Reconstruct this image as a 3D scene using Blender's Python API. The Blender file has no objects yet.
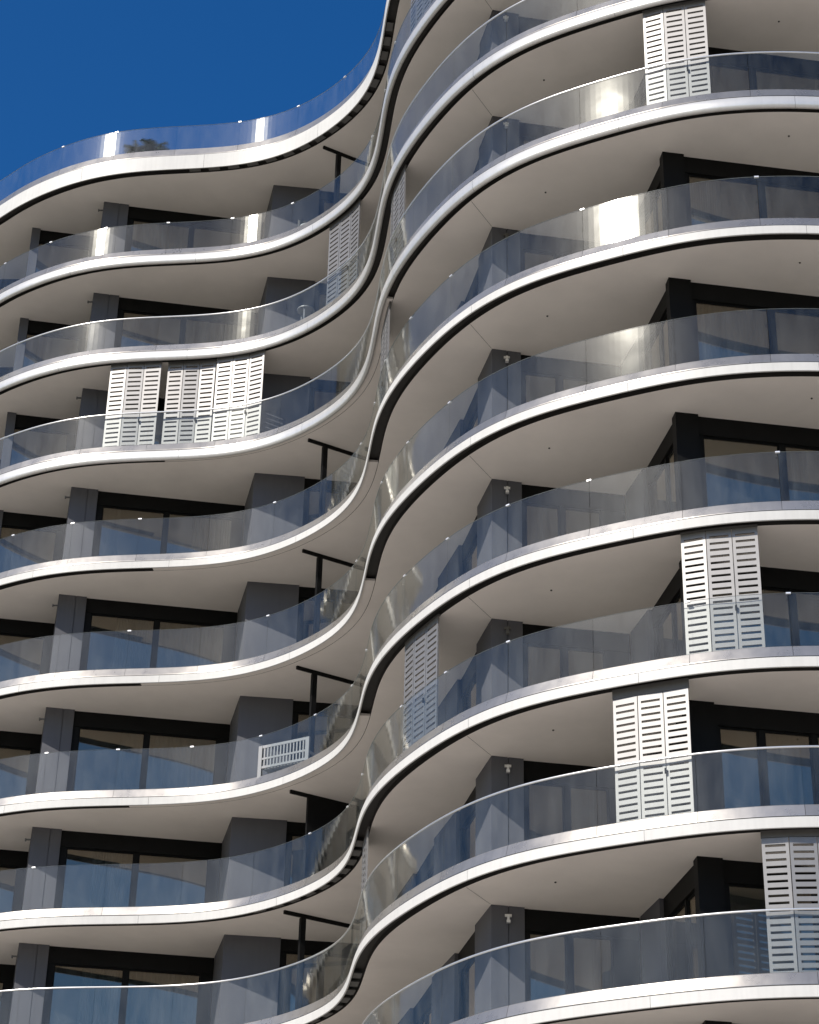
import bpy, bmesh, math, random
from mathutils import Vector
R = math.radians
random.seed(7)
scn = bpy.context.scene
col = scn.collection

# ------------------------------------------------------------------ helpers
ROOT = Vector((0.0, 45.0, -1.6))          # foot of the tower

class MB:
    """collects faces in world coordinates; build() links ONE mesh object"""
    def __init__(s): s.v = []; s.f = []; s.m = []; s.tone = []
    def quad(s, pts, m=0, tone=0.5):
        i = len(s.v); s.v += [tuple(p) for p in pts]
        s.f.append(tuple(range(i, i + len(pts)))); s.m.append(m); s.tone.append(tone)
    def hexa(s, b, t, m=0, sides=None):
        """b, t: four bottom and four top points in the same order"""
        i = len(s.v); s.v += [tuple(p) for p in b] + [tuple(p) for p in t]
        fs = [(3, 2, 1, 0), (4, 5, 6, 7), (0, 1, 5, 4), (1, 2, 6, 5), (2, 3, 7, 6), (3, 0, 4, 7)]
        for k, f in enumerate(fs):
            s.f.append(tuple(i + q for q in f)); s.m.append(m if sides is None or k not in sides else sides[k]); s.tone.append(.5)
    def wall(s, p, q, z0, z1, th=0.1, o=0.0, m=0):
        """upright slab from p to q (plan), thickness th measured INTO the building, o = outward offset of its face"""
        dx, dy = q[0]-p[0], q[1]-p[1]; L = math.hypot(dx, dy)
        nx, ny = dy/L, -dx/L                      # outward
        a = (p[0]+nx*o, p[1]+ny*o); b = (q[0]+nx*o, q[1]+ny*o)
        c = (q[0]+nx*(o-th), q[1]+ny*(o-th)); d = (p[0]+nx*(o-th), p[1]+ny*(o-th))
        s.hexa([(x, y, z0) for x, y in (a, b, c, d)], [(x, y, z1) for x, y in (a, b, c, d)], m)
    def box(s, c, d, rz=0.0, m=0):
        ca, sa = math.cos(rz), math.sin(rz)
        pts = [(-1,-1),(1,-1),(1,1),(-1,1)]
        pl = [(c[0]+(x*d[0]*ca-y*d[1]*sa)/2, c[1]+(x*d[0]*sa+y*d[1]*ca)/2) for x, y in pts]
        s.hexa([(x, y, c[2]-d[2]/2) for x, y in pl], [(x, y, c[2]+d[2]/2) for x, y in pl], m)
    def build(s, name, mats, parent=None, smooth=False, origin=None):
        o0 = origin if origin is not None else (ROOT if parent is not None else Vector((0, 0, 0)))
        me = bpy.data.meshes.new(name)
        me.from_pydata([(a-o0[0], b-o0[1], c-o0[2]) for a, b, c in s.v], [], s.f)
        for mt in (mats if isinstance(mats, (list, tuple)) else [mats]): me.materials.append(mt)
        me.polygons.foreach_set('material_index', s.m)
        at = me.attributes.new('tone', 'FLOAT', 'FACE'); at.data.foreach_set('value', s.tone)
        if smooth: me.polygons.foreach_set('use_smooth', [True]*len(s.f))
        me.update()
        o = bpy.data.objects.new(name, me); col.objects.link(o)
        if parent is not None: o.parent = parent
        elif origin is not None: o.location = origin
        return o

def empty(name, loc=(0, 0, 0), parent=None):
    o = bpy.data.objects.new(name, None); col.objects.link(o); o.location = loc
    o.empty_display_size = .3
    if parent is not None: o.parent = parent
    return o
def tag(o, label=None, cat=None, group=None, kind=None):
    if label: o['label'] = label
    if cat: o['category'] = cat
    if group: o['group'] = group
    if kind: o['kind'] = kind
    return o

# ------------------------------------------------------------------ materials
def new_mat(name):
    m = bpy.data.materials.new(name); m.use_nodes = True
    nt = m.node_tree; nt.nodes.clear()
    out = nt.nodes.new('ShaderNodeOutputMaterial')
    return m, nt, out
def N(nt, t, **kw):
    n = nt.nodes.new(t)
    for k, v in kw.items():
        if k in n.inputs: n.inputs[k].default_value = v
        else: setattr(n, k, v)
    return n
def principled(name, colr, rough=.6, metal=0., spec=.5, var=.06, scale=1.5, stretch=(1, 1, 1), bump=0., bscale=40, coat=0., tonevar=0., rvar=0., streak=0.):
    m, nt, out = new_mat(name)
    b = N(nt, 'ShaderNodeBsdfPrincipled')
    b.inputs['Roughness'].default_value = rough; b.inputs['Metallic'].default_value = metal
    b.inputs['Specular IOR Level'].default_value = spec
    b.inputs['Coat Weight'].default_value = coat; b.inputs['Coat Roughness'].default_value = .15
    tc = N(nt, 'ShaderNodeTexCoord'); mp = N(nt, 'ShaderNodeMapping'); mp.inputs['Scale'].default_value = stretch
    nt.links.new(tc.outputs['Object'], mp.inputs['Vector'])
    n1 = N(nt, 'ShaderNodeTexNoise'); n1.inputs['Scale'].default_value = scale; n1.inputs['Detail'].default_value = 6; n1.inputs['Roughness'].default_value = .6
    nt.links.new(mp.outputs['Vector'], n1.inputs['Vector'])
    mr = N(nt, 'ShaderNodeMapRange'); mr.inputs['From Min'].default_value = .3; mr.inputs['From Max'].default_value = .7
    mr.inputs['To Min'].default_value = 1-var; mr.inputs['To Max'].default_value = 1+var
    nt.links.new(n1.outputs['Fac'], mr.inputs['Value'])
    fac = mr.outputs['Result']
    if streak:
        mp2 = N(nt, 'ShaderNodeMapping'); mp2.inputs['Scale'].default_value = (9, 9, .6)
        nt.links.new(tc.outputs['Object'], mp2.inputs['Vector'])
        n3 = N(nt, 'ShaderNodeTexNoise'); n3.inputs['Scale'].default_value = 1.3; n3.inputs['Detail'].default_value = 4
        nt.links.new(mp2.outputs['Vector'], n3.inputs['Vector'])
        m3 = N(nt, 'ShaderNodeMapRange'); m3.inputs['From Min'].default_value = .42; m3.inputs['From Max'].default_value = .75
        m3.inputs['To Min'].default_value = 1; m3.inputs['To Max'].default_value = 1-streak
        nt.links.new(n3.outputs['Fac'], m3.inputs['Value'])
        mm = N(nt, 'ShaderNodeMath', operation='MULTIPLY'); nt.links.new(fac, mm.inputs[0]); nt.links.new(m3.outputs['Result'], mm.inputs[1]); fac = mm.outputs[0]
    if tonevar:
        at = N(nt, 'ShaderNodeAttribute', attribute_name='tone')
        m2 = N(nt, 'ShaderNodeMapRange'); m2.inputs['To Min'].default_value = 1-tonevar; m2.inputs['To Max'].default_value = 1+tonevar
        nt.links.new(at.outputs['Fac'], m2.inputs['Value'])
        mm = N(nt, 'ShaderNodeMath', operation='MULTIPLY'); nt.links.new(fac, mm.inputs[0]); nt.links.new(m2.outputs['Result'], mm.inputs[1]); fac = mm.outputs[0]
    vm = N(nt, 'ShaderNodeVectorMath', operation='SCALE'); vm.inputs[0].default_value = colr
    nt.links.new(fac, vm.inputs['Scale']); nt.links.new(vm.outputs['Vector'], b.inputs['Base Color'])
    if rvar:
        m4 = N(nt, 'ShaderNodeMapRange'); m4.inputs['From Min'].default_value = .3; m4.inputs['From Max'].default_value = .7
        m4.inputs['To Min'].default_value = rough-rvar; m4.inputs['To Max'].default_value = rough+rvar
        nt.links.new(n1.outputs['Fac'], m4.inputs['Value']); nt.links.new(m4.outputs['Result'], b.inputs['Roughness'])
    if bump:
        n2 = N(nt, 'ShaderNodeTexNoise'); n2.inputs['Scale'].default_value = bscale; n2.inputs['Detail'].default_value = 4
        nt.links.new(tc.outputs['Object'], n2.inputs['Vector'])
        bp = N(nt, 'ShaderNodeBump'); bp.inputs['Strength'].default_value = bump; bp.inputs['Distance'].default_value = .02
        nt.links.new(n2.outputs['Fac'], bp.inputs['Height']); nt.links.new(bp.outputs['Normal'], b.inputs['Normal'])
    nt.links.new(b.outputs[0], out.inputs['Surface'])
    return m

def glass_mat(name, tint, refl, rough, dust, dustcol=(.58, .60, .58), basef=0.0, mirror=(.95, .94, .88), halo=0.0, wave=0.0):
    """thin sheet of glass: clear body, mirror coat by Fresnel, a film of dust"""
    m, nt, out = new_mat(name)
    tr = N(nt, 'ShaderNodeBsdfTransparent'); tr.inputs['Color'].default_value = (*tint, 1)
    gl = N(nt, 'ShaderNodeBsdfGlossy', distribution='GGX'); gl.inputs['Roughness'].default_value = rough; gl.inputs['Color'].default_value = (*mirror, 1)
    gl_a = gl
    if halo:    # added wider lobe: soft shoulders round sun glints, standing in for lens bloom
        g2 = N(nt, 'ShaderNodeBsdfGlossy', distribution='GGX'); g2.inputs['Roughness'].default_value = .13; g2.inputs['Color'].default_value = (*mirror, 1)
        gm = N(nt, 'ShaderNodeMixShader'); gm.inputs[0].default_value = halo
        nt.links.new(gl.outputs[0], gm.inputs[1]); nt.links.new(g2.outputs[0], gm.inputs[2]); gl = gm
    if wave:    # toughened glass is never quite flat
        tw = N(nt, 'ShaderNodeTexCoord'); nw = N(nt, 'ShaderNodeTexNoise'); nw.inputs['Scale'].default_value = 1.5; nw.inputs['Detail'].default_value = 1.5
        nt.links.new(tw.outputs['Object'], nw.inputs['Vector'])
        bw = N(nt, 'ShaderNodeBump'); bw.inputs['Strength'].default_value = 1.0; bw.inputs['Distance'].default_value = wave*.12
        nt.links.new(nw.outputs['Fac'], bw.inputs['Height'])
        nt.links.new(bw.outputs['Normal'], gl_a.inputs['Normal']); nt.links.new(bw.outputs['Normal'], g2.inputs['Normal'])
    fr = N(nt, 'ShaderNodeFresnel'); ge = N(nt, 'ShaderNodeNewGeometry')
    io = N(nt, 'ShaderNodeMapRange'); io.inputs['To Min'].default_value = 1.5; io.inputs['To Max'].default_value = 1/1.5   # same coat on both faces
    nt.links.new(ge.outputs['Backfacing'], io.inputs['Value']); nt.links.new(io.outputs[0], fr.inputs['IOR'])
    mu = N(nt, 'ShaderNodeMath', operation='MULTIPLY_ADD'); mu.inputs[1].default_value = refl; mu.inputs[2].default_value = basef; mu.use_clamp = True
    nt.links.new(fr.outputs[0], mu.inputs[0])
    mx = N(nt, 'ShaderNodeMixShader'); nt.links.new(mu.outputs[0], mx.inputs[0]); nt.links.new(tr.outputs[0], mx.inputs[1]); nt.links.new(gl.outputs[0], mx.inputs[2])
    # dust: blotches and run marks
    tc = N(nt, 'ShaderNodeTexCoord'); mp = N(nt, 'ShaderNodeMapping'); mp.inputs['Scale'].default_value = (4, 4, 1.1)
    nt.links.new(tc.outputs['Object'], mp.inputs['Vector'])
    no = N(nt, 'ShaderNodeTexNoise'); no.inputs['Scale'].default_value = .9; no.inputs['Detail'].default_value = 7; no.inputs['Roughness'].default_value = .65
    nt.links.new(mp.outputs['Vector'], no.inputs['Vector'])
    mr = N(nt, 'ShaderNodeMapRange'); mr.inputs['From Min'].default_value = .35; mr.inputs['From Max'].default_value = .75
    mr.inputs['To Min'].default_value = dust*.3; mr.inputs['To Max'].default_value = dust*2.4
    nt.links.new(no.outputs['Fac'], mr.inputs['Value'])
    at = N(nt, 'ShaderNodeAttribute', attribute_name='tone')
    m2 = N(nt, 'ShaderNodeMapRange'); m2.inputs['To Min'].default_value = .7; m2.inputs['To Max'].default_value = 1.3
    nt.links.new(at.outputs['Fac'], m2.inputs['Value'])
    mm = N(nt, 'ShaderNodeMath', operation='MULTIPLY'); nt.links.new(mr.outputs[0], mm.inputs[0]); nt.links.new(m2.outputs[0], mm.inputs[1])
    df = N(nt, 'ShaderNodeBsdfDiffuse'); df.inputs['Color'].default_value = (*dustcol, 1)
    m3 = N(nt, 'ShaderNodeMixShader'); nt.links.new(mm.outputs[0], m3.inputs[0]); nt.links.new(mx.outputs[0], m3.inputs[1]); nt.links.new(df.outputs[0], m3.inputs[2])
    nt.links.new(m3.outputs[0], out.inputs['Surface'])
    return m

M = dict(
    soffit=principled('soffit_render', (.84, .775, .70), .85, spec=.25, var=.08, scale=.45, bump=.08, bscale=60),
    deck=principled('deck_tile', (.34, .325, .30), .7, var=.08),
    lip=principled('white_painted_metal', (.60, .585, .55), .5, spec=.3, var=.03, scale=2.5, streak=.07, tonevar=.035),
    lipround=principled('satin_pale_metal', (.68, .66, .62), .36, metal=.45, spec=.6, var=.04, scale=2.5, streak=.06),
    upstand=principled('brushed_aluminium', (.40, .375, .34), .29, metal=.7, var=.05, scale=2.0, tonevar=.12, rvar=.04, streak=.08),
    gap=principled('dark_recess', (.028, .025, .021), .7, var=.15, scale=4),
    bracket=principled('grey_bracket', (.12, .115, .105), .6, var=.1, scale=6),
    panel=principled('grey_wall_panel', (.118, .118, .129), .6, metal=.1, spec=.2, var=.05, scale=.8, streak=.05),
    dark=principled('black_aluminium', (.008, .008, .008), .5, spec=.12, var=.1, scale=3),
    core=principled('room_wall', (.22, .21, .20), .9, var=.05),
    curtain=principled('curtain_cloth', (.55, .55, .54), .9, var=.12, scale=1.4, stretch=(6, 6, .25)),
    slat=principled('white_shutter_metal', (.265, .255, .245), .47, metal=.5, spec=.5, var=.04, scale=3, streak=.05),
    chrome=principled('steel_clip', (.88, .87, .85), .35, metal=.5, var=.02),
    rail=principled('aluminium_rail', (.78, .77, .75), .30, metal=.8, var=.04, scale=5),
    edge=principled('polished_glass_edge', (.34, .38, .38), .3, spec=.7, var=.1, scale=8),
    white=principled('white_plastic', (.27, .27, .27), .45, var=.04),
    pot=principled('clay_pot', (.25, .13, .08), .8, var=.1),
    leaf=principled('palm_leaf', (.06, .10, .035), .5, var=.25, scale=5),
    bark=principled('palm_bark', (.13, .09, .06), .9, var=.2, scale=12),
    far_ground=principled('dark_low_bounce', (.045, .06, .025), .95, var=.3, scale=.3),  # unseen far ground, made dark to cut bounce light on the wall panels
    ground=principled('pale_bounce_ground', (.50, .455, .40), .85, var=.08, scale=.15),  # unseen near ground, made pale to bounce sun up to the soffits
    glass=glass_mat('balustrade_glass', (.95, .965, .962), 0.72, .05, .013, halo=.08, wave=.02),
    pane=glass_mat('window_glass', (.55, .60, .60), 1.5, .03, .02, basef=.12, mirror=(1, .85, .66)),
)

# ------------------------------------------------------------------ plan curve of every slab edge
CP = [(-18.5, 51.9), (-17.2, 52.5), (-15.9, 52.8), (-14.8, 52.75), (-13.9, 52.4), (-13.2, 51.95), (-12.7, 51.53), (-12.394, 51.246),
(-12.106, 50.968), (-11.805, 50.703), (-11.491, 50.452), (-11.163, 50.214), (-10.822, 49.989), (-10.468, 49.778), (-10.099, 49.581), (-9.713, 49.401), (-9.308, 49.241), (-8.88, 49.103), (-8.428, 48.989), (-7.952, 48.9), (-7.456, 48.829), (-6.948, 48.772), (-6.438, 48.717), (-5.935, 48.654), (-5.451, 48.572), (-4.992, 48.465), (-4.563, 48.328), (-4.166, 48.16), (-3.799, 47.962), (-3.458, 47.737), (-3.14, 47.489), (-2.842, 47.221), (-2.563, 46.935), (-2.3, 46.632), (-2.055, 46.312), (-1.829, 45.972), (-1.626, 45.608), (-1.451, 45.219), (-1.305, 44.799), (-1.189, 44.348), (-1.102, 43.87), (-1.037, 43.37), (-0.983, 42.857), (-0.93, 42.345), (-0.867, 41.842), (-0.785, 41.358), (-0.681, 40.896), (-0.555, 40.457), (-0.41, 40.037), (-0.248, 39.633), (-0.073, 39.242), (0.111, 38.861), (0.305, 38.489), (0.508, 38.126), (0.721, 37.774), (0.948, 37.435), (1.19, 37.111), (1.449, 36.805), (1.728, 36.518), (2.027, 36.251), (2.346, 36.004), (2.684, 35.777), (3.038, 35.565), (3.405, 35.366), (3.779, 35.174), (4.159, 34.989), (4.545, 34.81), (4.943, 34.641), (5.356, 34.489), (5.792, 34.359), (6.253, 34.254), (6.742, 34.178), (7.26, 34.13), (7.808, 34.112),
(8.5, 34.12), (9.3, 34.2), (10.3, 34.42), (11.5, 34.75), (12.8, 35.0), (14.2, 35.05), (15.6, 34.85), (17.0, 34.5)]
def catmull(P, n=4):
    o = []
    for i in range(len(P)-1):
        p0 = P[max(i-1, 0)]; p1 = P[i]; p2 = P[i+1]; p3 = P[min(i+2, len(P)-1)]
        for k in range(n):
            t = k/n
            o.append(tuple(.5*((2*b)+(-a+c)*t+(2*a-5*b+4*c-d)*t*t+(-a+3*b-3*c+d)*t**3) for a, b, c, d in zip(p0, p1, p2, p3)))
    o.append(P[-1]); return o
for _ in range(1):      # gentle smoothing of the measured points
    CP = [CP[0]] + [tuple((a+2*b+c)/4 for a, b, c in zip(CP[i-1], CP[i], CP[i+1])) for i in range(1, len(CP)-1)] + [CP[-1]]
_raw = catmull(CP)
_S = [0.0]
for a, b in zip(_raw, _raw[1:]): _S.append(_S[-1]+math.dist(a, b))
TOTAL = _S[-1]
def _at(s):
    s = min(max(s, 0), TOTAL)
    lo, hi = 0, len(_S)-1
    while hi-lo > 1:
        mid = (lo+hi)//2
        if _S[mid] <= s: lo = mid
        else: hi = mid
    t = (s-_S[lo])/max(_S[hi]-_S[lo], 1e-9)
    return (_raw[lo][0]*(1-t)+_raw[hi][0]*t, _raw[lo][1]*(1-t)+_raw[hi][1]*t)
def normal(s):
    a = _at(s-.12); b = _at(s+.12); dx, dy = b[0]-a[0], b[1]-a[1]; L = math.hypot(dx, dy)
    return dy/L, -dx/L
def pos(s, o=0.0):
    p = _at(s); n = normal(s); return (p[0]+n[0]*o, p[1]+n[1]*o)
def find(x, y):
    return min((math.dist(_at(i*.02), (x, y)), i*.02) for i in range(int(TOTAL/.02)))[1]
def srange(a, b, step=.13):
    n = max(1, int(math.ceil((b-a)/step))); return [a+(b-a)*i/n for i in range(n+1)]
SNECK = find(-1.03, 43.4)

def sweep(mb, prof, ss, z, m=0, tone=.5, closed=False, caps=False):
    """strip of a profile [(outward offset, height)...] along the slab edge; shared vertices so it can be smooth"""
    n = len(prof); base = len(mb.v)
    for s in ss:
        for (o, h) in prof:
            x, y = pos(s, o); mb.v.append((x, y, z+h))
    last = n if closed else n-1
    for i in range(len(ss)-1):
        for j in range(last):
            k = (j+1) % n
            a = base+i*n+j; b = base+i*n+k; c = base+(i+1)*n+k; d = base+(i+1)*n+j
            mb.f.append((a, d, c, b)); mb.m.append(m); mb.tone.append(tone)
    if caps:
        mb.f.append(tuple(base+j for j in range(n))); mb.m.append(m); mb.tone.append(tone)
        e = base+(len(ss)-1)*n
        mb.f.append(tuple(e+j for j in reversed(range(n)))); mb.m.append(m); mb.tone.append(tone)

def sheets(mb, prof, s0, s1, z, w=3.7):
    """a run of separate metal sheets with hairline joints"""
    s = s0-((s0-S_J-.9) % w)
    while s < s1:
        a, b = max(s, s0)+.003, min(s+w, s1)-.003; s += w
        if b-a > .05: sweep(mb, prof, srange(a, b), z, tone=random.random())
PANEL = 1.85
S_J = find(1.85, 36.42) % PANEL
# level heights (underside of each white lip) above the camera
Z = {-2: 45.93, -1: 42.62, 0: 39.3145, 1: 36.0269, 2: 32.7588, 3: 29.5554, 4: 26.2603, 5: 22.9871, 6: 19.7185, 7: 16.7315, 8: 13.7145, 9: 10.7778, 10: 7.80, 11: 4.85}
SOFF = .05
LIP = {k: (.25 if k <= 3 else .20) for k in Z}; LIP[0] = .50
UP = {k: (.50 if k <= 3 else .45) for k in Z}; UP[0] = .80
GT = {k: 1.53 for k in Z}; GT[0] = 1.68; GT[2] = GT[1] = 1.45
DECK = {k: .27 for k in Z}; DECK[0] = .55

tower = empty('apartment_tower', ROOT)
tag(tower, 'pale curving apartment tower with stacked wavy balconies, glass balustrades and white slab edges', 'apartment building')

S_RIGHT0 = find(-.95, 42.5)     # where the taller right part begins
PANEL = 1.85
S_J = find(1.85, 36.42) % PANEL
BACK = [(17.0, 50.0), (-18.5, 60.0)]
BACKR = [(17.0, 50.0), (1.6, 56.0), (.35, 49.0), (-.25, 45.0)]

for k in sorted(Z):
    z = Z[k]
    s0, s1 = (0.0, TOTAL) if k >= 0 else (S_RIGHT0, TOTAL)
    ss = srange(s0, s1)
    back = BACK if k >= 0 else BACKR
    # slab body: soffit, rim and deck
    mb = MB()
    fr = [pos(s, -.28) for s in ss]
    mb.quad([(x, y, z+SOFF) for x, y in reversed(fr)] + [(x, y, z+SOFF) for x, y in reversed(back)], 0)
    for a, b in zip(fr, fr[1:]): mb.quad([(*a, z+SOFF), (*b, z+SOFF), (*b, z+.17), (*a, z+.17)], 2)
    fd = [pos(s, -.12) for s in ss]
    mb.quad([(x, y, z+DECK[k]) for x, y in fd] + [(x, y, z+DECK[k]) for x, y in back], 1)
    ring = [pos(s1, -.2)] + back + [pos(s0, -.2)]
    for a, b in zip(ring, ring[1:]): mb.quad([(*a, z+SOFF), (*b, z+SOFF), (*b, z+DECK[k]), (*a, z+DECK[k])], 0)
    slab = mb.build('balcony_slab', [M['soffit'], M['deck'], M['gap']], tower)
    # dark channel behind the lip
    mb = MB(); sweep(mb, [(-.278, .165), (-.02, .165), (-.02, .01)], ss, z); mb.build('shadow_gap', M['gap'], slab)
    # margin strips that close the channel on some floors
    closed = {3: (find(-6.55, 48.74), find(-.80, 41.3)), 4: (find(-6.6, 48.74), find(-1.04, 43.3)), 5: (find(-6.63, 48.74), find(-1.03, 43.1)),
              6: (find(-6.65, 48.75), find(-1.03, 43.3))}
    if k in closed:
        a, b = closed[k]; mb = MB(); sweep(mb, [(-.268, SOFF), (-.03, SOFF-.01), (-.03, SOFF+.05), (-.268, SOFF+.05)], srange(a, b), z, closed=True, caps=True)
        mb.build('margin_strip', M['soffit'], slab)
    br = {0: (find(-6.7, 48.76), SNECK+.6), 7: (find(-3.6, 47.8), SNECK-.1), 8: (find(-2.9, 47.2), SNECK+.3)}
    if k in br:
        a, b = br[k]; s = a
        while s < b:
            mb = MB(); sweep(mb, [(-.235, SOFF+.012), (-.06, SOFF+.012), (-.06, SOFF+.03), (-.235, SOFF+.03)], srange(s+.11, s+.43), z, closed=True, caps=True); s += .56
            mb.build('bracket', M['bracket'], slab)
    # lip
    L = LIP[k]; mb = MB()
    if 1 <= k <= 3 or k < 0:
        prof = [(-.115, .02), (-.095, -.02), (-.06, -.03), (-.03, -.015), (-.01, .01), (0, .045), (0, L-.02), (-.015, L), (-.034, L)]
        sheets(mb, prof, s0, s1, z); lip = mb.build('white_lip', M['lipround'], slab, smooth=True)
    elif k == 0:
        sa = [s for s in ss if s <= SNECK+1.5]
        prof = [(-.03, .0), (0, .0), (0, .012), (0, L-.012), (-.012, L), (-.034, L)]
        sheets(mb, prof, s0, s1, z); lip = mb.build('white_lip', M['lip'], slab)
    else:
        prof = [(-.03, .0), (-.008, .0), (0, .008), (0, L-.01), (-.01, L), (-.034, L)]
        sheets(mb, prof, s0, s1, z); lip = mb.build('white_lip', M['lip'], slab)
    # upstand of separate metal sheets, and the glass above them
    mb = MB(); bal = None
    bal = empty('balustrade', (0, 0, 0), tower)
    capped = k in (2, 3, 8, 9)
    s = s0-((s0-S_J) % PANEL)
    while s < s1:
        a, b = max(s, s0)+.004, min(s+PANEL, s1)-.004; s += PANEL
        if b-a < .1: continue
        tone = random.random()
        if 0 <= k <= 10:
            sw = srange(a, b)
            sweep(mb, [(-.027, L+.026), (-.028, L+.04), (-.085, UP[k]-.012), (-.095, UP[k]), (-.15, UP[k]), (-.15, DECK[k])], sw, z, tone=tone)
            g = MB(); sweep(g, [(-.11, UP[k]-.03), (-.11, GT[k]), (-.128, GT[k]), (-.128, UP[k]-.03)], srange(a, b), z, closed=True, caps=True, tone=tone)
            # rim faces: top edge and the two ends are polished edges
            for q, f in enumerate(g.f):
                if q % 4 == 1 and q < len(g.f)-2: g.m[q] = 1
            p = g.build('glass_panel', [M['glass'], M['edge']], bal)
            p.data.polygons.foreach_set('use_smooth', [q % 4 in (0, 2) and q < len(g.f)-2 for q in range(len(g.f))])
            em = p.data.attributes.new('sharp_edge', 'BOOLEAN', 'EDGE')
            par = [(e.vertices[0] % 4, e.vertices[1] % 4) for e in p.data.edges]
            em.data.foreach_set('value', [a_ != b_ for a_, b_ in par])
            if not capped and random.random() < .72:
                c = MB(); sc = b-.02; x, y = pos(sc+.024, -.119); nx, ny = normal(sc)
                c.box((x, y, z+GT[k]-.006), (.09, .04, .028), math.atan2(ny, nx)+math.pi/2)
                c.build('clip', M['chrome'], bal)
    if mb.f:
        u = mb.build('upstand', M['upstand'], slab, smooth=True)
        par = [(e.vertices[0] % 6, e.vertices[1] % 6) for e in u.data.edges]
        em = u.data.attributes.new('sharp_edge', 'BOOLEAN', 'EDGE')
        em.data.foreach_set('value', [a_ == b_ and a_ in (1, 2, 3, 4) for a_, b_ in par])
        mb = MB(); sweep(mb, [(-.036, L-.006), (-.036, L+.045)], ss, z); mb.build('lip_joint', M['bracket'], slab)
    if capped:
        r = MB(); w = .022; zz = GT[k]+.005
        sweep(r, [(-.119+w*math.cos(t), zz+w*math.sin(t)) for t in [i*math.pi/4 for i in range(8)]], ss, z, closed=True)
        r.build('handrail', M['rail'], bal, smooth=True)

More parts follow.
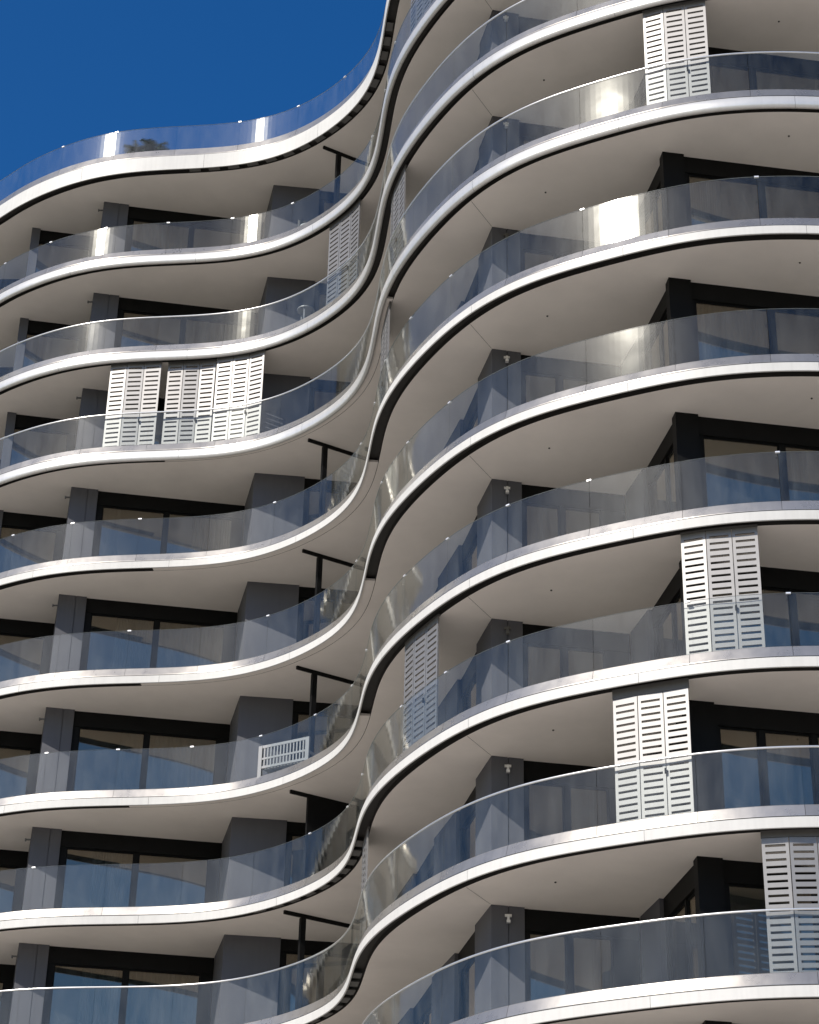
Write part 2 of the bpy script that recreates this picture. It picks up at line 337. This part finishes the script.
# ------------------------------------------------------------------ walls of the storeys
# storey k lies under slab k and stands on slab k+1
B0, B1 = (-9.2, 50.42), (-8.48, 50.54)
def storey(k):
    zt = Z[k]+SOFF+.002; zb = Z[k+1]+DECK[k+1]
    H = zt-zb
    def solid(p, q, name='wall_panel', mat='panel', th=.25, joint=None):
        mb = MB()
        if joint is None: mb.wall(p, q, zb, zt, th)
        else:
            L = math.dist(p, q); j = joint; g = .009/L
            a = (p[0]+(q[0]-p[0])*(j-g), p[1]+(q[1]-p[1])*(j-g)); b = (p[0]+(q[0]-p[0])*(j+g), p[1]+(q[1]-p[1])*(j+g))
            mb.wall(p, a, zb, zt, th); mb.wall(b, q, zb, zt, th); mb.wall(a, b, zb, zt, th-.03, -.03)
        return mb.build(name, M[mat], tower)
    def window(p, q, cuts=(), left=.13, right=.08, head=.42, curtain=None, rec=.10):
        """dark frame with header, sill, jambs and mullions; panes and curtains are its own parts"""
        L = math.dist(p, q); ux, uy = (q[0]-p[0])/L, (q[1]-p[1])/L
        P = lambda d: (p[0]+ux*d, p[1]+uy*d)
        mb = MB(); mb.wall(p, q, zt-head, zt, .16, -rec+.02); mb.wall(p, q, zb, zb+.07, .12, -rec)
        edges = [left]+[c for c in cuts]+[L-right]
        mb.wall(P(0), P(left), zb+.07, zt-head, .12, -rec); mb.wall(P(L-right), P(L), zb+.07, zt-head, .12, -rec)
        for c in cuts: mb.wall(P(c-.05), P(c+.05), zb+.07, zt-head, .10, -rec-.01)
        fr = mb.build('window_frame', M['dark'], tower)
        fr.name = 'window'
        for i, (a, b) in enumerate(zip(edges, edges[1:])):
            a2 = a+(.05 if i else 0); b2 = b-(.05 if i < len(edges)-2 else 0)
            # slim sash
            sh = MB()
            for (c, d, e, f) in ((a2, a2+.035, zb+.07, zt-head), (b2-.035, b2, zb+.07, zt-head)): sh.wall(P(c), P(d), e, f, .04, -rec-.035)
            sh.wall(P(a2+.035), P(b2-.035), zb+.07, zb+.12, .04, -rec-.035); sh.wall(P(a2+.035), P(b2-.035), zt-head-.04, zt-head, .04, -rec-.035)
            sh.build('sash', M['dark'], fr)
            g = MB(); g.wall(P(a2+.035), P(b2-.035), zb+.12, zt-head-.04, .012, -rec-.05)
            g.tone = [random.random()]*len(g.f)
            g.build('pane', M['pane'], fr)
            if curtain and curtain[i % len(curtain)]:
                fcv = curtain[i % len(curtain)]; c = MB(); n = 26; w = (b2-a2)*abs(fcv)
                c0 = a2 if fcv > 0 else b2-w
                prev = None
                for j in range(n*2+1):
                    d = c0+w*j/(n*2); dep = -.42-.035*math.sin(j*1.9)-.015*math.sin(j*.7)
                    nx, ny = uy, -ux; x = P(d)[0]+nx*dep; y = P(d)[1]+ny*dep
                    if prev: c.quad([(*prev, zb+.03), (x, y, zb+.03), (x, y, zt-.06), (*prev, zt-.06)])
                    prev = (x, y)
                c.build('curtain', M['curtain'], fr)
        return fr
    rc = lambda *o: [random.choice(o) for _ in range(4)]
    if k >= 0:
        window((-18.4, 54.6), (-12.0, 54.3), (1.6, 3.2, 4.8))
        solid((-12.0, 54.3), (-11.5, 51.75))
        window((-11.5, 51.75), (-9.53, 52.08), (), left=.22, right=.22, curtain=rc(0, .4, 0))
        solid((-9.53, 52.08), B0); solid(B0, B1, 'column', joint=.62, th=.5)
        window(B1, (-4.52, 51.16), (1.9,), left=.16, right=.30, curtain=rc(.3, -.35, 1.0, -.6, .5, 0))
        solid((-4.52, 51.16), (-4.17, 49.46)); solid((-4.17, 49.46), (-2.83, 49.60), 'column', th=.35)
        window((-2.83, 49.60), (-.8, 49.85), (1.0,), head=.3)
        solid((-.8, 49.85), (.26, 45.07))
    window((.26, 45.07), (.68, 42.95), (1.05,), head=.42)
    solid((.68, 42.95), (1.10, 41.37)); window((1.10, 41.37), (1.44, 39.68), (), head=.42)
    solid((1.44, 39.68), (1.70, 38.50)); solid((1.70, 38.50), (2.33, 38.62), 'column', joint=.52, th=.5)
    window((2.33, 38.62), (4.54, 38.97), (.88,), left=.10, right=.52, head=.42, curtain=rc(.6, .25, 0, -.4))
    solid((4.54, 38.97), (4.78, 37.95)); window((4.78, 37.95), (5.20, 35.76), (1.15,), left=.06, right=.10, curtain=rc(0, 0, .4))
    solid((5.20, 35.76), (5.66, 35.83), 'column', 'dark')
    cuts = {7: (.55+.35, 1.9), 6: (1.7,)}.get(k, (1.72,))
    window((5.66, 35.83), (9.6, 36.42), cuts, left=.10, curtain=rc(.5, 0, -.3, .25, 1.0))
    solid((9.6, 36.42), (13.0, 36.9)); solid((13.0, 36.9), (16.8, 37.4))
    # back of the rooms
    mb = MB()
    pts = ([(-18.4, 57.5), (-4.0, 57.5), (-.6, 55.0), (.8, 50.0)] if k >= 0 else [(1.4, 50.0)]) + [(3.0, 44.6), (16.8, 42.5)]
    for a, b in zip(pts, pts[1:]): mb.wall(a, b, zb, zt, .2)
    mb.build('core_wall', M['core'], tower)
    if k >= 0:  # cross walls between rooms
        mb = MB(); mb.wall((-9.3, 52.3), (-9.0, 57.5), zb, zt, .12); mb.wall((-4.3, 51.4), (-4.0, 57.4), zb, zt, .12)
        mb.wall((4.95, 38.2), (5.3, 44.2), zb, zt, .12); mb.wall((9.7, 36.6), (10.2, 43.4), zb, zt, .12)
        mb.build('partition', M['core'], tower)
    # fittings
    if 0 <= k:
        mb = MB(); mb.box((2.02, 38.545, zt-.20), (.13, .05, .05)); mb.box((2.02, 38.50, zt-.27), (.045, .05, .16)); mb.box((2.02, 38.46, zt-.34), (.07, .07, .05))
        mb.build('wall_light', M['chrome'] if k % 3 else M['bracket'], tower)
        mb = MB(); mb.box((-9.26, 50.38, zt-.36), (.12, .04, .03)); mb.box((-9.32, 50.37, zt-.37), (.03, .05, .07)); mb.build('wall_light', M['bracket'], tower)
    # ceiling spots
    for (x, y) in ((2.81, 37.23), (7.79, 35.16)):
        mb = MB(); n = 12
        for i in range(n):
            a, b = 2*math.pi*i/n, 2*math.pi*(i+1)/n
            mb.quad([(x+.02*math.cos(a), y+.02*math.sin(a), zt-.016), (x+.02*math.cos(b), y+.02*math.sin(b), zt-.016), (x+.02*math.cos(b), y+.02*math.sin(b), zt), (x+.02*math.cos(a), y+.02*math.sin(a), zt)])
        mb.quad([(x+.02*math.cos(2*math.pi*i/n), y+.02*math.sin(2*math.pi*i/n), zt-.016) for i in range(n)])
        mb.build('ceiling_spot', M['gap'], tower)
    # joint in the render running from the pier corner to the slab edge
    if k >= 0:
        mb = MB(); p, q = (1.69, 38.49), pos(find(.95, 37.43), -.30)
        L = math.dist(p, q); nx, ny = (q[1]-p[1])/L*.004, -(q[0]-p[0])/L*.004
        zz = Z[k]+SOFF-.003
        mb.quad([(p[0]-nx, p[1]-ny, zz), (q[0]-nx, q[1]-ny, zz), (q[0]+nx, q[1]+ny, zz), (p[0]+nx, p[1]+ny, zz)])
        mb.build('soffit_joint', M['gap'], tower)
    # steel head track and post by the neck
    if k in (0, 3, 4, 5, 7):
        a, b = (-2.68, 47.66), (-.52, 48.92)
        mb = MB(); mb.wall(a, b, zt-.085, zt, .06, .03); mb.build('head_track', M['dark'], tower)
        mb = MB(); mb.box((-2.25, 47.91, (zb+zt-.1)/2), (.13, .10, zt-.1-zb), math.atan2(1.26, 2.16)); mb.build('post', M['dark'], tower)
    if k == 6:
        mb = MB(); mb.wall((-2.68, 47.66), (-2.28, 47.893), zt-.085, zt, .06, .03); mb.build('head_track', M['dark'], tower)
        mb = MB(); mb.wall((-2.27, 47.90), (-.52, 48.92), zb, zt, .08, .035); mb.build('screen_wall', M['dark'], tower)['label'] = 'solid black screen panel beside the neck of the facade'

for k in range(-2, 11): storey(k)

# ground storey
mb = MB(); zb = -1.6; zt = Z[11]+SOFF
pts = [(-18.4, 54.6), (-9.0, 52.2), (-3.0, 50.2), (.3, 46.0), (1.7, 38.7), (5.2, 36.2), (16.8, 37.6)]
for a, b in zip(pts, pts[1:]): mb.wall(a, b, zb, zt, .3)
mb.build('podium_wall', M['panel'], tower)

# ------------------------------------------------------------------ folding shutters
def leaf_mesh(mb, p, q, z0, z1, rows):
    w = .055; th = .035
    L = math.dist(p, q); P = lambda d: (p[0]+(q[0]-p[0])*d/L, p[1]+(q[1]-p[1])*d/L)
    mb.wall(P(0), P(w), z0, z1, th); mb.wall(P(L-w), P(L), z0, z1, th)
    pitch = (z1-z0-.12)/rows; slot = pitch*.36
    z = z0+.06+slot/2
    mb.wall(P(w), P(L-w), z0, z0+.06+pitch*.2, th)
    for i in range(rows):
        a = z0+.06+pitch*i+pitch*.2; b = a+slot
        top = z0+.06+pitch*(i+1)+pitch*.2 if i < rows-1 else z1
        mb.wall(P(w), P(L-w), b, top, th)
def shutter(k, A, B, n=3, off=-.21, rows=19, head=.05, label=None):
    """k = storey; A, B plan points of its two ends"""
    zt = Z[k]+SOFF; zb = Z[k+1]+DECK[k+1]
    sa, sb = find(*A), find(*B)
    e = empty('shutter', (0, 0, 0), tower)
    if label: e['label'] = label
    for i in range(n):
        a = sa+(sb-sa)*i/n; b = sa+(sb-sa)*(i+1)/n
        p, q = pos(a+.008, off), pos(b-.008, off)
        fold = .007*(1 if i % 2 else -1)
        nx, ny = normal((a+b)/2)
        p = (p[0]+nx*fold, p[1]+ny*fold); q = (q[0]-nx*fold, q[1]-ny*fold)
        mb = MB(); leaf_mesh(mb, p, q, zb+.03, zt-head, rows); mb.build('leaf', M['slat'], e)
    mb = MB(); ss = srange(sa, sb)
    sweep(mb, [(off-.05, SOFF-head+.01), (off-.002, SOFF-head+.01), (off-.002, SOFF-.001), (off-.05, SOFF-.001)], ss, Z[k], closed=True, caps=True)
    mb.build('track', M['bracket'], e)
    mb = MB(); mb.box((*pos(sb-(sb-sa)/n, off+.035), zb+1.05), (.035, .035, .10)); mb.build('handle', M['dark'], e)
    return e
shutter(2, (4.74, 34.8), (6.09, 34.45))
shutter(6, (5.02, 34.8), (6.42, 34.4))
shutter(7, (3.80, 35.5), (5.13, 35.0), head=.20)
shutter(8, (6.12, 34.5), (8.0, 34.3), n=4, head=.14)
shutter(2, (-8.34, 48.9), (-6.88, 48.7), off=-.21)
shutter(2, (-6.72, 48.7), (-5.40, 48.6), off=-.27)
shutter(2, (-5.36, 48.65), (-4.08, 48.12), off=-.19)
shutter(1, (-2.55, 46.85), (-1.78, 45.7))
shutter(6, (-.22, 39.6), (.56, 38.3))
shutter(2, (-.92, 41.6), (-.62, 40.2), off=-.2)
shutter(3, (-1.02, 42.9), (-.80, 41.4), off=-.2)
shutter(0, (-.45, 40.2), (.1, 39.0), off=-.2)
shutter(7, (-1.0, 43.4), (-.96, 42.3), off=-.2)

# ------------------------------------------------------------------ things on the balconies
def palm(x, y, z, h, seed, label):
    rnd = random.Random(seed)
    root = empty('potted_palm', (x, y, z)); tag(root, label, 'plant', 'potted plants on the roof terrace')
    mb = MB(); n = 14; prof = [(.0, .0), (.17, .0), (.23, .34), (.25, .36), (.21, .36), (.20, .31), (0, .31)]
    for i in range(n):
        a, b = 2*math.pi*i/n, 2*math.pi*(i+1)/n
        for (r0, h0), (r1, h1) in zip(prof, prof[1:]):
            mb.quad([(x+r0*math.cos(a), y+r0*math.sin(a), z+h0), (x+r0*math.cos(b), y+r0*math.sin(b), z+h0), (x+r1*math.cos(b), y+r1*math.sin(b), z+h1), (x+r1*math.cos(a), y+r1*math.sin(a), z+h1)])
    o = mb.build('pot', M['pot'], root, origin=Vector((x, y, z)))
    mb = MB(); th = h*.45; m = 8
    for j in range(6):
        r0 = .05-.004*j; r1 = .046-.004*j; z0 = z+.3+(th-.3)*j/6; z1 = z+.3+(th-.3)*(j+1)/6
        for i in range(m):
            a, b = 2*math.pi*i/m, 2*math.pi*(i+1)/m
            mb.quad([(x+r0*math.cos(a), y+r0*math.sin(a), z0), (x+r0*math.cos(b), y+r0*math.sin(b), z0), (x+r1*math.cos(b), y+r1*math.sin(b), z1), (x+r1*math.cos(a), y+r1*math.sin(a), z1)])
    mb.build('trunk', M['bark'], root, origin=Vector((x, y, z)))
    mb = MB(); cz = z+th
    for f in range(30):
        az = rnd.uniform(0, 6.283); el = rnd.uniform(.3, 1.35); ln = rnd.uniform(.6, .9)*h*.60
        px, py, pz = x, y, cz; steps = 9; d = ln/steps
        for st in range(steps):
            e2 = el-st*.17*rnd.uniform(.8, 1.2)
            qx, qy, qz = px+d*math.cos(e2)*math.cos(az), py+d*math.cos(e2)*math.sin(az), pz+d*math.sin(e2)
            for sd in (-1, 1):
                for hf in (0, .5):
                    bx, by, bz = px+(qx-px)*hf, py+(qy-py)*hf, pz+(qz-pz)*hf
                    ll = .24*h*(1-abs(st/steps-.35)); sx, sy = -math.sin(az)*sd, math.cos(az)*sd
                    tx, ty, tz = bx+sx*ll*.8+math.cos(az)*ll*.5, by+sy*ll*.8+math.sin(az)*ll*.5, bz-ll*.25
                    mb.quad([(bx, by, bz), (bx+(qx-px)*.35, by+(qy-py)*.35, bz+(qz-pz)*.35), (tx, ty, tz)])
            mb.quad([(px-.008, py, pz), (px+.008, py, pz), (qx+.006, qy, qz), (qx-.006, qy, qz)])
            px, py, pz = qx, qy, qz
    mb.build('fronds', M['leaf'], root, origin=Vector((x, y, z)))
zr = Z[0]+DECK[0]
palm(-8.25, 49.5, zr, 1.10, 3, 'smaller dark potted palm on the roof terrace behind glass, left of its pair')
palm(-7.72, 49.42, zr, 1.22, 5, 'wider dark potted palm on the roof terrace behind glass, right of its pair')

def bench(x, y, z, rz):
    root = empty('slatted_bench', (x, y, z)); root.rotation_euler = (0, 0, rz)
    tag(root, 'white slatted seat with upright bars behind the balcony glass', 'bench')
    O = Vector((0, 0, 0))
    def b(name, boxes):
        mb = MB()
        for c, d in boxes: mb.box(c, d)
        o = mb.build(name, M['white'], root, origin=O); return o
    b('backrest', [((0, -.02, .93), (1.25, .04, .07)), ((0, -.02, .62), (1.25, .04, .05)), ((0, -.02, .40), (1.25, .04, .06))] +
      [((-.54+i*.09, -.02, .665), (.035, .028, .50)) for i in range(13)])
    b('seat', [((0, .10+.09*i, .40), (1.25, .065, .03)) for i in range(5)])
    for sx in (-1, 1):
        b('leg', [((sx*.655, -.02, .48), (.10, .06, .96))]); b('leg', [((sx*.655, .46, .20), (.06, .06, .40)), ((sx*.655, .22, .62), (.06, .52, .04)), ((sx*.655, .46, .51), (.05, .05, .22))])
p = (-2.86, 47.55); bench(p[0], p[1], Z[6]+DECK[6], math.atan2(-.55, 1.0))

def chair(x, y, z, rz):
    root = empty('outdoor_chair', (x, y, z)); root.rotation_euler = (0, 0, rz)
    tag(root, 'dark round-backed outdoor chair on the balcony just below the roof terrace', 'chair')
    O = Vector((0, 0, 0))
    mb = MB(); n = 14          # curved shell back
    for i in range(n):
        a, b = math.pi*(-.05+1.1*i/n), math.pi*(-.05+1.1*(i+1)/n); r = .31
        ha, hb = .60+.32*math.sin(math.pi*(i/n)), .60+.32*math.sin(math.pi*((i+1)/n))
        o4 = [(r*math.cos(t), r*math.sin(t)) for t in (a, b)]; i4 = [((r-.025)*math.cos(t), (r-.025)*math.sin(t)) for t in (a, b)]
        pl = [o4[0], o4[1], i4[1], i4[0]]; hs_ = [ha, hb, hb, ha]
        mb.hexa([(px, py, .40) for px, py in pl], [(px, py, h) for (px, py), h in zip(pl, hs_)])
    mb.build('backrest', M['bracket'], root, origin=O)
    mb = MB(); n = 16; c = [(.29*math.cos(2*math.pi*i/n), .29*math.sin(2*math.pi*i/n)) for i in range(n)]
    mb.quad([(px, py, .46) for px, py in c]); mb.quad([(px, py, .39) for px, py in reversed(c)])
    for i in range(n): mb.quad([(*c[i], .39), (*c[(i+1) % n], .39), (*c[(i+1) % n], .46), (*c[i], .46)])
    mb.build('seat', M['curtain'], root, origin=O)
    for sx, sy in ((1, 1), (1, -1), (-1, 1), (-1, -1)):
        mb = MB(); mb.box((sx*.2, sy*.2, .195), (.03, .03, .39)); mb.build('leg', M['dark'], root, origin=O)
def side_table(x, y, z):
    root = empty('side_table', (x, y, z)); tag(root, 'small pale round side table on the left balcony above the row of shutters', 'table')
    O = Vector((0, 0, 0)); n = 18
    c = [(.24*math.cos(2*math.pi*i/n), .24*math.sin(2*math.pi*i/n)) for i in range(n)]
    mb = MB(); mb.quad([(px, py, .93) for px, py in c]); mb.quad([(px, py, .90) for px, py in reversed(c)])
    for i in range(n): mb.quad([(*c[i], .90), (*c[(i+1) % n], .90), (*c[(i+1) % n], .93), (*c[i], .93)])
    mb.build('table_top', M['white'], root, origin=O)
    for i in range(3):
        a = 2*math.pi*i/3+.3; mb = MB(); mb.box((.16*math.cos(a), .16*math.sin(a), .45), (.035, .035, .90)); mb.build('leg', M['white'], root, origin=O)
chair(-3.0, 48.1, Z[1]+DECK[1], .5)
side_table(-2.95, 48.05, Z[2]+DECK[2])

# ------------------------------------------------------------------ ground, sky, sun, camera
mb = MB(); mb.quad([(-2500, -2500, -1.6), (2500, -2500, -1.6), (2500, 2500, -1.6), (-2500, 2500, -1.6)])
tag(mb.build('ground', M['far_ground']), kind='structure')  # out of view; dark tone chosen to weaken fill on upright panels
mb = MB(); n = 64; mb.quad([(62*math.cos(2*math.pi*i/n), 8+62*math.sin(2*math.pi*i/n), -1.592) for i in range(n)])
tag(mb.build('bounce_disc', M['ground']), kind='structure')  # pale disc added out of view so the soffits keep their bounce light

SUN_EL, SUN_X, SUN_Y = 37.75, -.70, -.714
w = bpy.data.worlds.new('World'); scn.world = w; w.use_nodes = True
nt = w.node_tree; bg = nt.nodes['Background']
sky = nt.nodes.new('ShaderNodeTexSky'); sky.sky_type = 'NISHITA'; sky.sun_disc = False
sky.sun_elevation = R(SUN_EL); sky.sun_rotation = math.atan2(SUN_X, SUN_Y)
sky.altitude = 0; sky.air_density = 1.0; sky.dust_density = 1.0; sky.ozone_density = 4.0
hs = nt.nodes.new('ShaderNodeHueSaturation'); hs.inputs['Hue'].default_value = .507; hs.inputs['Saturation'].default_value = 1.34   # the deep blue of a polarised view
nt.links.new(sky.outputs[0], hs.inputs['Color']); nt.links.new(hs.outputs[0], bg.inputs['Color']); bg.inputs['Strength'].default_value = .128
ld = bpy.data.lights.new('sun', 'SUN'); ld.energy = 5.0; ld.angle = R(.53); ld.color = (1, .945, .865)
lo = bpy.data.objects.new('sun', ld); col.objects.link(lo)
ce = math.cos(R(SUN_EL)); nrm = math.hypot(SUN_X, SUN_Y)
sd = Vector((SUN_X/nrm*ce, SUN_Y/nrm*ce, math.sin(R(SUN_EL))))
lo.rotation_euler = sd.to_track_quat('Z', 'Y').to_euler(); lo.location = sd*80

F_PX, PITCH, ROLL = 2151.588, .5228550, .0233762
cd = bpy.data.cameras.new('camera'); cd.sensor_fit = 'HORIZONTAL'; cd.sensor_width = 36; cd.lens = F_PX/819*36
cd.clip_start = .1; cd.clip_end = 8000
co = bpy.data.objects.new('camera', cd); col.objects.link(co); scn.camera = co
from mathutils import Matrix
cp, sp = math.cos(PITCH), math.sin(PITCH); cr, sr = math.cos(ROLL), math.sin(ROLL)
Fv = Vector((0, cp, sp)); Rv = Vector((1, 0, 0)); Uv = Vector((0, -sp, cp))
R2 = cr*Rv+sr*Uv; U2 = -sr*Rv+cr*Uv
co.matrix_world = Matrix(((R2.x, U2.x, -Fv.x, 0), (R2.y, U2.y, -Fv.y, 0), (R2.z, U2.z, -Fv.z, 0), (0, 0, 0, 1)))

scn.render.engine = 'CYCLES'
c = scn.cycles
c.use_denoising = True; c.max_bounces = 10; c.diffuse_bounces = 4; c.glossy_bounces = 4; c.transmission_bounces = 4; c.transparent_max_bounces = 20
c.sample_clamp_indirect = 8; c.caustics_reflective = False; c.caustics_refractive = False
scn.view_settings.view_transform = 'Standard'; scn.view_settings.look = 'None'; scn.view_settings.gamma = 1; scn.view_settings.exposure = 0
scn.render.resolution_x, scn.render.resolution_y = 819, 1024
